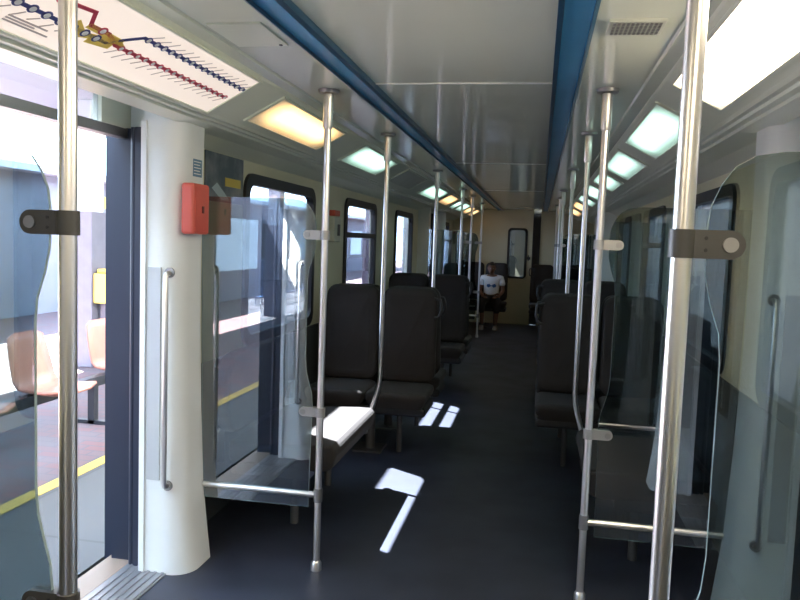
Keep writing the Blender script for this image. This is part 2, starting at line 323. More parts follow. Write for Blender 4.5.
# door portals -----------------------------------------------------
def portal(s, y, into, k):
    """white moulded pillar beside a doorway; y = screen line, into = direction of the opening along y"""
    side = 'left' if s < 0 else 'right'
    secs = []
    for z, x in ((0.0, 1.085), (0.12, 1.10), (0.35, 1.125), (0.7, 1.14), (1.1, 1.15), (1.5, 1.15), (1.85, 1.145), (2.06, 1.14)):
        w = 0.30
        ring = [(s*x, y, z)]
        for q in range(9):
            g = q/8*PI/2; ring.append((s*(x+0.10*(1-math.cos(g))), y+into*(0.118+0.10*math.sin(g)), z))
        secs.append(ring + [(s*1.31, y+into*0.218, z), (s*1.31, y, z)])
    sm = []
    for z_a, z_b in zip(secs, secs[1:]):
        for q in range(5):
            u = q/5; sm.append([tuple(p[i]*(1-u)+w_[i]*u for i in range(3)) for p, w_ in zip(z_a, z_b)])
    sm.append(secs[-1])
    mb = MB().loft(sm, smooth=True)
    mb.box(s*1.31, s*1.50, y+into*0.0, y+into*0.10, 0, 2.06)
    smooth_angle(struct('trim_pillar_%s_%d' % (side, k), mb, 'pillar'))
    # recessed satin plate and the bright corner bead
    struct('trim_plate_%s_%d' % (side, k), MB().box(s*1.225, s*1.285, y+into*0.216, y+into*0.224, 0.42, 1.34), 'plate')
    struct('trim_bead_%s_%d' % (side, k), MB().box(s*1.292, s*1.315, y+into*0.212, y+into*0.232, 0.0, 1.95), 'white')
    mb = MB()
    mb.box(s*1.315, s*1.37, y+into*0.10, y+into*0.185, 0, 1.93); mb.box(s*1.37, s*1.40, y+into*0.10, y+into*0.15, 0, 1.93); mb.box(s*1.40, s*1.50, y+into*0.10, y+into*0.14, 0, 1.93)
    mb.tube([(s*1.385, y+into*0.165, 0.0), (s*1.385, y+into*0.165, 1.93)], 0.014, 10)
    struct('trim_post_%s_%d' % (side, k), mb, 'door_dark')
    t = thing('grab_rail', 'slim vertical steel grab rail on the white pillar %s' % {(-1, 2): 'left of the red box', (1, 2): 'seen through the nearest screen'}.get((s, k), 'beside a far doorway' if k > 2 else 'beside the doorway near the viewer'), 'grab rail', (s*1.185, y+into*0.22, 0.36))
    r = (s*1.185, y+into*0.22, 0.36); X = s*1.185; Yh = y+into*0.255
    MB().tube([(X, y+into*0.212, 0.40), (X, Yh-into*0.006, 0.405), (X, Yh, 0.42), (X, Yh, 1.30), (X, Yh-into*0.006, 1.315), (X, y+into*0.212, 1.32)], 0.011, 12).build('rail', 'steel', t, off=r)
    for z in (0.40, 1.32): MB().disc((X, y+into*0.218, z), (0, into, 0), 0.022, 0.008).build('rail_foot', 'steel_dark', t, off=r)
    return t
rails = {}
for s in (-1, 1):
    k = 0
    for ya, yb in DOORS:
        k += 1; rails[(s, k)] = portal(s, ya, 1, k)
        k += 1; rails[(s, k)] = portal(s, yb, -1, k)
for s in (-1, 1):
    nm = 'left' if s < 0 else 'right'
    rails[(s, 1)]['label'] = 'vertical steel grab rail on the nearest pillar of the %s doorway, beside the camera' % nm
    rails[(s, 3)]['label'] = 'small steel grab rail on the near pillar of the far %s doorway' % nm
    rails[(s, 4)]['label'] = 'small steel grab rail on the farther pillar of the far %s doorway' % nm
# door header, transom glazing (left near door), sills and leaves
def door_leaf(s, ya, yb, n, x=1.46):
    r = thing('door_%d' % n, '', '', (s*x, ya, 0)); del r['label']; del r['category']; r['kind'] = 'structure'
    off = (s*x, ya, 0); mid = (ya+yb)/2
    for a, b in ((ya, mid-0.006), (mid+0.006, yb)):
        mb = grid_wall(s, a, b, [(a+0.13, b-0.13, 0.55, 1.72)], x-0.02, x+0.02, 0.005, 1.93)
        leaf = mb.build('door_leaf', 'pillar', r, off=off)
        fr = MB()
        for q in ((a+0.12, a+0.145, 0.54, 1.73), (b-0.145, b-0.12, 0.54, 1.73), (a+0.12, b-0.12, 0.54, 0.565), (a+0.12, b-0.12, 1.705, 1.73)): fr.box(s*(x-0.026), s*(x-0.018), *q)
        fr.build('window_gasket', 'rubber', leaf); leaf.children[0].data.transform(Matrix.Translation(-Vector(off)))
        p = MB().box(s*(x-0.004), s*(x+0.004), a+0.125, b-0.125, 0.545, 1.725).build('pane', 'dark_window', leaf); p.data.transform(Matrix.Translation(-Vector(off)))
    MB().box(s*(x-0.024), s*(x+0.01), mid-0.012, mid+0.012, 0.005, 1.93).build('door_seal', 'rubber', r, off=off)
door_leaf(1, 1.43, 3.0, 1); door_leaf(1, 10.05, 11.6, 2); door_leaf(-1, 10.05, 11.6, 3)
struct('window_13', MB().box(-1.462, -1.456, 1.43, 2.78, 1.93, 2.06), 'window')
# left near doorway stands open: header bar, the leaf slid back outside the body
struct('trim_header_left', MB().box(-1.475, -1.425, 1.43, 2.95, 1.885, 1.925), 'steel_dark')
struct('door_4', MB().box(-1.56, -1.525, 3.0, 3.72, -0.02, 0.55).box(-1.56, -1.525, 3.0, 3.72, 1.72, 1.95).box(-1.56, -1.525, 3.0, 3.12, 0.55, 1.72).box(-1.56, -1.525, 3.6, 3.72, 0.55, 1.72), 'door_dark')
for s, n in ((-1, 0), (1, 1)):
    for q, (a, b) in enumerate(((1.43, 3.0), (10.05, 11.6))):
        k = n*2+q+1
        mb = MB().box(s*1.19, s*1.40, a, b, 0.0, 0.006)
        for j in range(6): mb.box(s*(1.20+j*0.033), s*(1.213+j*0.033), a, b, 0.006, 0.010)
        struct('trim_sill_%d' % k, mb, 'tread')
        struct('trim_threshold_%d' % k, MB().box(s*1.40, s*1.52, a, b, 0.0, 0.007), 'cream_sill')
struct('trim_skirt_left', MB().box(-1.515, -1.50, Y0, Y1, -0.14, 0.0), 'rubber')

# ---------------------------------------------------------------- poles
def pole_parts(t, x, y, r=0.0165, bend=0):
    off = (x, y, 0)
    if bend:
        b = bend; pts = [(x, y, 2.1), (x, y, 0.66), (x+b*0.006, y, 0.60), (x+b*0.02, y, 0.54), (x+b*0.075, y, 0.36), (x+b*0.09, y, 0.31)]
        MB().tube(pts, r*0.9, 16).build('pole', 'steel', t, off=off)
        MB().disc((x+b*0.088, y, 0.30), (0, 0, 1), r*1.5, 0.03).build('pole_foot', 'steel_dark', t, off=off)
    else:
        MB().tube([(x, y, 0.002), (x, y, 2.1)], r, 20).build('pole', 'steel', t, off=off)
        MB().tube([(x, y, 0.0), (x, y, 0.035), (x, y, 0.045)], [r*1.55, r*1.5, r*1.1], 20).build('pole_foot', 'steel', t, off=off)
    MB().tube([(x, y, 1.955), (x, y, 1.965), (x, y, 2.10)], [r*1.12, r*1.35, r*1.35], 20).build('pole_sleeve', 'steel', t, off=off)
    MB().tube([(x, y, 2.104), (x, y, 2.118)], [0.042, 0.046], 24).build('ceiling_flange', 'steel_dark', t, off=off)
XP = 0.577
names = {(-1, 1.32): 'thick steel grab pole at the far left, nearest the camera beside the open door',
 (1, 1.32): 'thick bright steel grab pole on the right nearest the camera, holding a wide dark clamp',
 (-1, 3.1): 'steel pole left of the aisle joined by a low rail to the white pillar',
 (1, 3.1): 'steel pole right of the aisle with two light clamps and a low rail',
 (-1, 9.95): 'distant steel pole left of the aisle at the near edge of the far doorway',
 (1, 9.95): 'distant steel pole right of the aisle at the near edge of the far doorway',
 (-1, 11.7): 'farthest full height pole on the left, in front of the seated person',
 (1, 11.7): 'farthest full height pole on the right of the aisle',
 (-1, 4.36): 'steel pole bending outward at its foot onto the sunlit bench on the left',
 (1, 4.25): 'steel pole bending outward at its foot on the right side, behind the clamped pole',
 (-1, 6.53): 'slim steel pole rising beside the second visible seat row on the left',
 (1, 6.2): 'slim steel pole rising beside the second visible seat row on the right',
 (-1, 8.7): 'slim bent pole on the left just before the far doorway', (1, 8.6): 'slim bent pole on the right just before the far doorway'}
for (s, y), lab in names.items():
    bent = y in (4.36, 4.25, 8.7, 8.6)
    t = thing('grab_pole', lab, 'pole', (s*XP, y, 0))
    pole_parts(t, s*XP, y, 0.0175 if y < 2 else 0.0155, bend=s if bent else 0)

# ---------------------------------------------------------------- glass screens
def screen(s, y, lab, dark):
    t = thing('glass_screen', lab, 'glass screen', (s*0.85, y, 0.3))
    off = (s*0.85, y, 0.3)
    edge = [(0.622, 0.285), (0.616, 0.62), (0.613, 0.74), (0.618, 0.80), (0.632, 0.85), (0.645, 0.90), (0.650, 0.96), (0.650, 1.30), (0.645, 1.35), (0.628, 1.40), (0.617, 1.45), (0.615, 1.52),
            (0.620, 1.565), (0.634, 1.60), (0.655, 1.63), (0.685, 1.648), (0.73, 1.655), (1.148, 1.655), (1.142, 1.0), (1.130, 0.5), (1.118, 0.285)]
    MB().prism([(s*x, z) for x, z in edge], 'y', y-0.004, y+0.004, 0, 1).build('pane', ['screen', 'glass_edge'], t, off=off)
    big = dark
    for z, mm in ((1.50, 'clamp' if dark else 'clamp_light'), (0.72, 'clamp' if dark else 'clamp_light')):
        h = 0.024 if dark else 0.020; L = 0.675 if dark else 0.672
        pl = [(s*XP, z-h), (s*XP, z+h)]
        arc = [(s*(L-h+h*math.sin(PI*k/12)), z+h*math.cos(PI*k/12)) for k in range(13)]
        mb = MB().prism([(s*0.590, z+h)] + arc + [(s*0.590, z-h)], 'y', y-0.014, y+0.014)
        mb.tube([(s*XP, y, z-h), (s*XP, y, z+h)], 0.0225, 24)
        cl = mb.build('clamp', mm, t, off=off)
        b = MB().disc((s*(L-h), y-0.018, z), (0, 1, 0), 0.0125, 0.036, 20)
        b.build('bolt', 'steel_dark', cl, off=off)
        if dark:
            for dz in (-0.010, 0.010): MB().disc((s*0.612, y-0.014, z+dz), (0, -1, 0), 0.0035, 0.0015, 10).build('screw', 'black', cl, off=off)
    MB().tube([(s*(XP+0.01), y, 0.345), (s*1.128, y, 0.345)], 0.0135, 16).build('bottom_rail', 'steel', t, off=off)
    MB().tube([(s*XP, y, 0.315), (s*XP, y, 0.375)], 0.020, 20).build('rail_collar', 'steel_dark', t, off=off)
YS = 3.1
screen(-1, 1.32, 'tall glass draught screen at the left edge of the view beside the open door', True)
screen(1, 1.32, 'tall curved glass draught screen at the right edge, nearest the camera', True)
screen(-1, YS, 'glass draught screen left of the aisle mirroring the doorway, between pole and red box pillar', False)
screen(1, YS, 'glass draught screen right of the aisle beyond the nearest screen', False)
screen(-1, 9.95, 'distant glass screen left of the aisle at the near side of the far doorway', False)
screen(1, 9.95, 'distant glass screen right of the aisle at the near side of the far doorway', False)
screen(-1, 11.7, 'distant glass screen just in front of the seated person', False)
screen(1, 11.7, 'farthest glass screen on the right of the aisle', False)

# ---------------------------------------------------------------- seats
def cushion_mb(w, d, th, r=0.05):   # centred in x, y from 0 (front) to d, top at z=0
    secs = []
    for z, g in ((-th, 0.03), (-th*0.6, 0.006), (-0.03, 0.0), (-0.010, 0.006), (0.0, 0.03), (0.004, 0.08)):
        secs.append([(x, y, z) for x, y in rrect(-w/2+g, w/2-g, g*0.6, d-g*0.4, max(r-g*0.4, 0.012))])
    return MB().loft(secs)
def back_mb(w, h, th, lean=0.10):   # stands up along z, front face toward -y
    secs = []
    def out(g): 
        pts = []
        for x, z in rrect(-w/2+g, w/2-g, g, h-g, max(0.075-g*0.5, 0.02)):
            k = 1.0 - 0.07*max(0, (z/h-0.35)); pts.append((x*k, z))
        return pts
    for y, g in ((0.0, 0.06), (0.004, 0.02), (0.02, 0.0), (th-0.02, 0.0), (th, 0.02)):
        secs.append([(x, y + lean*z/h + 0.02*math.sin(PI*z/h)*(1 if y < 0.01 else 0), z) for x, z in out(g)])
    return MB().loft(secs)
def make_double(sgn):    # faces -y, cushions y 0..0.46
    t = thing('double_seat', '', 'train seat')
    for k in (-1, 1):
        MBc = cushion_mb(0.42, 0.48, 0.10); c = MBc.build('seat_cushion', 'fabric', t, loc=(k*0.215, 0, 0.46))
        b = back_mb(0.415, 0.68, 0.075); b.build('backrest', 'fabric', t, loc=(k*0.215, 0.40, 0.47))
    sh = MB().box(-0.42, 0.42, 0.05, 0.46, 0.30, 0.365); sh.build('seat_frame', 'seat_shell', t, bevel=0.02)
    pd = MB().tube([(0.0, 0.27, 0.0), (0.0, 0.27, 0.31)], 0.035, 16).build('pedestal', 'pedestal', t)
    MB().tube([(-sgn*0.22*-1, 0.22, 0.01), (-sgn*0.22*-1, 0.20, 0.30)], 0.018, 12).build('leg', 'pedestal', t)
    MB().box(-0.10, 0.10, 0.15, 0.39, 0.0, 0.012).build('base_plate', 'pedestal', t, bevel=0.003)
    hx = sgn*0.425
    MB().tube([(hx-sgn*0.035, 0.50, 1.08), (hx+sgn*0.012, 0.495, 1.07), (hx+sgn*0.022, 0.49, 1.03), (hx+sgn*0.022, 0.485, 0.99), (hx+sgn*0.010, 0.48, 0.95), (hx-sgn*0.02, 0.48, 0.94)], 0.010, 10).build('grab_handle', 'black', t)
    return t
rows = [  # y of front cushion edge, facing (+1 = faces the camera), labels left / right
 (4.80, 1, 'pair of charcoal seats facing the camera behind the sunlit bench on the left', 'pair of charcoal seats facing the camera, nearest on the right of the aisle'),
 (6.0, -1, 'dark seat pair on the left, back to back behind the nearest left pair', 'dark seat pair on the right, back to back behind the nearest right pair'),
 (7.10, 1, 'second charcoal seat pair facing the camera on the left', 'second charcoal seat pair facing the camera on the right'),
 (8.30, -1, 'dark seat pair facing away before the far doorway on the left', 'dark seat pair facing away before the far doorway on the right'),
 (13.0, 1, 'far left dark seat pair at the end wall where the person sits', 'far right dark seat pair at the end wall')]
proto = {}
for s in (-1, 1):
    for y, fc, ll, lr in rows:
        cx = s*0.785 if y < 12 else s*0.62
        lab = ll if s < 0 else lr; key = -s if fc > 0 else s     # aisle side in the local frame
        if key not in proto: t = proto[key] = make_double(key); t['label'] = lab; t.location = (cx, y, 0)
        else: t = dup(proto[key], (cx, y, 0), lab)
        t.rotation_euler = (0, 0, 0 if fc > 0 else PI)
# longitudinal benches beside the near doorway
def bench(s, y0, y1, lab):
    t = thing('bench_seat', lab, 'train seat', (s*0.9, (y0+y1)/2, 0)); off = (s*0.9, (y0+y1)/2, 0)
    L = y1-y0
    prof = [(0.595, 0.415), (0.60, 0.448), (0.625, 0.462), (0.70, 0.462), (1.0, 0.445), (1.16, 0.45), (1.16, 0.34), (0.68, 0.325), (0.62, 0.34)]
    MB().prism([(s*a, b) for a, b in prof], 'y', y0, y1, smooth=False).build('seat_cushion', 'fabric', t, off=off, bevel=0.02)
    o = [(a, b) for a, b in rrect(y0+0.01, y1-0.01, 0.46, 0.88, 0.14)]
    MB().prism(o, 'x', s*1.16, s*1.235).build('backrest', 'fabric', t, off=off, bevel=0.015)
    MB().box(s*1.225, s*1.298, y0+0.1, y1-0.1, 0.30, 0.80).build('back_bracket', 'seat_shell', t, off=off)
    MB().box(s*0.74, s*1.16, y0+0.03, y1-0.03, 0.27, 0.335).build('seat_frame', 'seat_shell', t, off=off, bevel=0.01)
    for yy in (y0+0.15, y1-0.15): MB().tube([(s*0.85, yy, 0.0), (s*0.85, yy, 0.28)], 0.022, 12).build('leg', 'pedestal', t, off=off)
bench(-1, 3.45, 4.37, 'sideways bench seat on the left with a bright patch of sun on its cushion')
bench(1, 3.45, 4.25, 'sideways bench seat in shadow on the right behind the glass screen')

# ---------------------------------------------------------------- lights and backlit map in the cove
A0 = Vector((0.77, 0, 2.098)); D0 = Vector((0.21, 0, -0.112)); N0 = Vector((-0.112, 0, -0.21)).normalized()
def slot(s, y, v, h=0.0):
    p = A0 + D0*v + N0*h; return (s*p.x, y, p.z)
def slotbox(mb, s, y0, y1, v0, v1, h0, h1, mi=0):
    vs = [slot(s, y, v, h) for y in (y0, y1) for v in (v0, v1) for h in (h0, h1)]
    return mb.add(vs, [(0,1,3,2),(4,6,7,5),(0,4,5,1),(2,3,7,6),(0,2,6,4),(1,5,7,3)], mi)
def light(s, y0, y1, m, lab):
    c = slot(s, (y0+y1)/2, 0.5); t = thing('ceiling_light', lab, 'ceiling light', c, 'light panels along the %s cove' % ('left' if s < 0 else 'right'))
    fr = MB(); 
    for q in ((y0-0.02, y0, 0.03, 0.93), (y1, y1+0.02, 0.03, 0.93), (y0, y1, 0.03, 0.08), (y0, y1, 0.88, 0.93)): slotbox(fr, s, *q, -0.01, 0.010)
    fr.build('frame', 'cove', t, off=c)
    slotbox(MB(), s, y0, y1, 0.08, 0.88, -0.01, 0.006).build('diffuser', m, t, off=c)
LL = [(3.12, 4.14, 'warm', 'warm yellow lit ceiling panel just past the route map'), (4.66, 5.70, 'cool', 'pale green lit ceiling panel second past the route map'),
      (6.20, 7.20, 'unlit', 'unlit ceiling panel between green lit panels on the left'), (7.74, 9.0, 'cool', 'green lit ceiling panel past the unlit one on the left'),
      (9.25, 10.2, 'amber', 'amber lit ceiling panel, nearer of the two amber ones far left'), (10.5, 11.0, 'cool_dim', 'small dim green ceiling panel after the nearer amber one on the left'),
      (11.15, 12.0, 'cool_dim', 'dim green ceiling panel before the last amber one on the left'), (12.15, 12.9, 'amber', 'second amber ceiling panel far left'), (13.2, 13.8, 'amber', 'last amber ceiling panel at the end wall on the left')]
LR = [(1.05, 2.84, 'hot', 'large glaring cream lit ceiling panel at the top right corner'), (3.22, 4.36, 'cool', 'bright pale green ceiling panel next after the glaring cream one on the right'),
      (4.72, 5.75, 'cool_dim', 'dimmer green ceiling panel, third along the right'), (6.05, 6.95, 'cool_dim', 'small green ceiling panel behind the clamped pole on the right'),
      (7.3, 8.4, 'cool_dim', 'green ceiling panel, fifth along the right'), (8.8, 9.6, 'cool_dim', 'distant green ceiling panel before the amber one on the right'), (10.0, 11.2, 'amber', 'distant amber ceiling panel on the right'), (11.6, 12.9, 'amber', 'farthest amber ceiling panel on the right')]
for q in LL: light(-1, *q)
for q in LR: light(1, *q)
light(1, -0.75, 0.75, 'hot', 'unseen cream ceiling panel added above the camera on the right'); light(-1, -1.6, -0.1, 'hot', 'unseen cream ceiling panel added behind the camera on the left'); light(1, -2.6, -1.1, 'hot', 'unseen cream ceiling panel added farther behind the camera on the right')  # unseen panels added to brighten the near ceiling and pillars
# route map
c = slot(-1, 1.4, 0.5); t = thing('route_map', 'backlit railway route map with blue and red station lines above the open door', 'route map', c)
ya, yb = 0.1, 2.80
slotbox(MB(), -1, ya, yb, 0.03, 1.06, -0.01, 0.006).build('map_sheet', 'map_back', t, off=c)
fr = MB()
for q in ((ya-0.03, ya, 0.0, 1.09), (yb, yb+0.03, 0.0, 1.09), (ya, yb, 0.0, 0.03), (ya, yb, 1.06, 1.09)): slotbox(fr, -1, *q, -0.012, 0.010)
fr.build('frame', 'cove', t, off=c)
def line(mb, pts, w):
    for (a, b), (p, q) in zip(pts, pts[1:]):
        va, vb = Vector((a, b*0.238)), Vector((p, q*0.238)); d = (vb-va).normalized(); n = Vector((-d.y, d.x))*w/2
        c4 = [va+n-d*w*0.3, vb+n+d*w*0.3, vb-n+d*w*0.3, va-n-d*w*0.3]
        vs = [slot(-1, k.x, k.y/0.238, h) for h in (0.006, 0.0075) for k in c4]
        mb.add(vs, [(0,1,2,3),(7,6,5,4),(0,4,5,1),(1,5,6,2),(2,6,7,3),(3,7,4,0)])
def dot(mb, y, v, r, h0, h1, n=14):
    vs = [slot(-1, y + r*math.cos(2*PI*k/n), v + r*math.sin(2*PI*k/n)/0.238, h) for h in (h0, h1) for k in range(n)]
    mb.add(vs, [list(range(n)), list(range(n, 2*n))] + [(k, (k+1) % n, n+(k+1) % n, n+k) for k in range(n)])
bl, rd, yl, wh, gy = MB(), MB(), MB(), MB(), MB()
line(yl, [(1.80, 0.55), (1.86, 0.68), (1.99, 0.55), (2.02, 0.60)], 0.022); line(yl, [(1.845, 0.52), (2.0, 0.54)], 0.022); line(yl, [(1.90, 0.70), (1.98, 0.66)], 0.03)
line(bl, [(0.55, 0.64), (1.96, 0.64)], 0.013); line(bl, [(1.99, 0.52), (2.05, 0.318), (2.822, 0.318)], 0.013); line(bl, [(1.965, 0.64), (1.99, 0.52)], 0.010)
line(rd, [(1.1, 0.36), (1.70, 0.36), (1.806, 0.313), (1.844, 0.503), (1.93, 0.503), (2.0, 0.62), (2.77, 0.62)], 0.013)
for k in range(26): y = 0.60 + k*0.0525; dot(bl, y, 0.64, 0.0155, 0.006, 0.008); dot(wh, y, 0.64, 0.0095, 0.008, 0.009)
for k in range(16): y = 2.075 + k*0.0465; dot(bl, y, 0.318, 0.013, 0.006, 0.008); dot(wh, y, 0.318, 0.008, 0.008, 0.009)
for k in range(17): y = 2.03 + k*0.0455; dot(rd, y, 0.62, 0.0125, 0.006, 0.008); dot(wh, y, 0.62, 0.0075, 0.008, 0.009)
for y, v in ((1.20, 0.36), (1.32, 0.36), (1.44, 0.36), (1.56, 0.36), (1.68, 0.36), (1.90, 0.503)): dot(rd, y, v, 0.0155, 0.006, 0.008); dot(wh, y, v, 0.0095, 0.008, 0.009)
for k in range(16): y = 2.075 + k*0.0465; line(gy, [(y+0.004, 0.26), (y+0.035, 0.26-random.uniform(0.07, 0.13))], 0.0035)
for k in range(17): y = 2.03 + k*0.0455; line(gy, [(y-0.004, 0.68), (y-0.03, 0.68+random.uniform(0.07, 0.14))], 0.0035)
for k in range(24): y = 0.60 + k*0.0525; line(gy, [(y-0.004, 0.72), (y-0.03, 0.72+random.uniform(0.07, 0.14))], 0.0035)
for a, b, v in ((1.62, 1.76, 0.84), (1.62, 1.72, 0.88), (1.62, 1.78, 0.92)): line(gy, [(a, v), (b, v)], 0.005)
yl.build('interchange_marking', 'map_yellow', t, off=c); bl.build('blue_line', 'map_blue', t, off=c); rd.build('red_line', 'map_red', t, off=c)
wh.build('station_dots', 'white', t, off=c); gy.build('small_lettering', 'map_grey', t, off=c)

# ---------------------------------------------------------------- ceiling fittings
t = thing('ceiling_speaker', 'flat rectangular cover plate on the left ceiling beside the blue channel', 'cover plate', (-0.60, 2.24, 2.12))
MB().box(-0.68, -0.505, 2.13, 2.38, 2.114, 2.121).build('plate', 'cove', t, off=(-0.60, 2.24, 2.12), bevel=0.002)
MB().disc((-0.525, 2.36, 2.114), (0, 0, -1), 0.006, 0.003, 10).build('screw', 'black', t, off=(-0.60, 2.24, 2.12))
c = (0.57, 2.24, 2.12); t = thing('ceiling_vent', 'small slotted grille on the right ceiling beside the blue channel', 'vent grille', c)
MB().box(0.50, 0.655, 2.17, 2.31, 2.112, 2.121).build('grille_frame', 'unlit', t, off=c, bevel=0.002)
mb = MB()
for a in range(11):
    for b in range(4): mb.box(0.512+a*0.0125, 0.519+a*0.0125, 2.185+b*0.030, 2.205+b*0.030, 2.110, 2.113)
mb.build('slots', 'steel_dark', t, off=c)
# ---------------------------------------------------------------- wall things
c = (-1.13, 3.0, 1.48); t = thing('emergency_box', 'coral red emergency box on the white pillar beside the glass screen', 'emergency box', c)
MB().box(-1.15, -1.092, 2.90, 3.055, 1.485, 1.70).build('housing', 'red', t, off=c, bevel=0.012)
MB().box(-1.0935, -1.090, 2.915, 3.04, 1.50, 1.685).build('cover', 'red', t, off=c, bevel=0.001)
MB().box(-1.0905, -1.086, 2.975, 2.99, 1.575, 1.605).build('latch', 'red_dark', t, off=c)
c = (-1.148, 3.03, 1.74); t = thing('notice_sticker', 'small blue notice sticker above the red box', 'sticker', c)
MB().box(-1.152, -1.1455, 3.0, 3.085, 1.735, 1.81).build('sheet', 'sticker', t, off=c)
mb = MB()
for k in range(5): mb.box(-1.1458, -1.1448, 3.008, 3.075-0.01*(k % 2), 1.745+k*0.013, 1.749+k*0.013)
mb.build('lettering', 'white', t, off=c)
# poster
c = (-1.30, 3.68, 1.65); t = thing('wall_poster', 'dark teal and yellow poster on the left wall just behind the glass screen', 'poster', c)
MB().box(-1.303, -1.292, 3.43, 3.90, 1.655, 1.90).build('sheet', 'poster_bg', t, off=c)
MB().box(-1.2925, -1.290, 3.66, 3.86, 1.74, 1.785).build('yellow_block', 'poster_y', t, off=c)
MB().prism([(3.50, 1.72), (3.56, 1.75), (3.66, 1.70), (3.72, 1.665), (3.62, 1.665)], 'x', -1.2925, -1.2905).build('pale_shape', 'poster_w', t, off=c)
c = (-1.29, 5.75, 1.48); t = thing('intercom', 'beige wall intercom with red top between the first two left windows', 'intercom', c)
MB().box(-1.30, -1.245, 5.62, 5.80, 1.46, 1.66).build('housing', 'beige', t, off=c, bevel=0.01)
MB().box(-1.30, -1.25, 5.64, 5.79, 1.665, 1.71).build('red_top', 'red', t, off=c, bevel=0.006)
MB().box(-1.2455, -1.242, 5.70, 5.77, 1.51, 1.60).build('display', 'black', t, off=c)
c = (-1.26, 4.9, 0.3); t = thing('reflection_stand_in', 'small pale box added low on the left wall behind the sunlit bench for a mirrored shape', 'reflection stand-in', c)  # added box and rod standing in for a pale shape mirrored in the screen
MB().box(-1.30, -1.25, 4.66, 4.76, 0.36, 0.52).build('housing', 'bluetrim', t, off=c, bevel=0.006)
MB().tube([(-1.29, 4.71, 0.52), (-1.29, 4.71, 0.90)], 0.008, 8).build('stand_in_rod', 'steel_dark', t, off=c)

# ---------------------------------------------------------------- seated person
def skin_mesh(name, verts, edges, radii, m, parent, off, root=0, sub=2):
    me = bpy.data.meshes.new(name); o = Vector(off)
    me.from_pydata([Vector(v)-o for v in verts], edges, []); ob = bpy.data.objects.new(name, me); C.objects.link(ob); ob.parent = parent
    sk = ob.modifiers.new('skin', 'SKIN'); 
    for i, r in enumerate(radii):
        rr = r if isinstance(r, tuple) else (r, r)
        me.skin_vertices[0].data[i].radius = rr; me.skin_vertices[0].data[i].use_root = (i == root)
    sk.use_smooth_shade = True; sb = ob.modifiers.new('sub', 'SUBSURF'); sb.levels = sub; sb.render_levels = sub
    me.materials.append(M[m] if isinstance(m, str) else m); return ob
PX, PY = -0.50, 13.12
c = (PX, PY, 0.46)
P = thing('person', 'seated person in a white t-shirt with blue print and black trousers at the far end', 'person', c)
def chain(segs, mirror=False):
    return segs
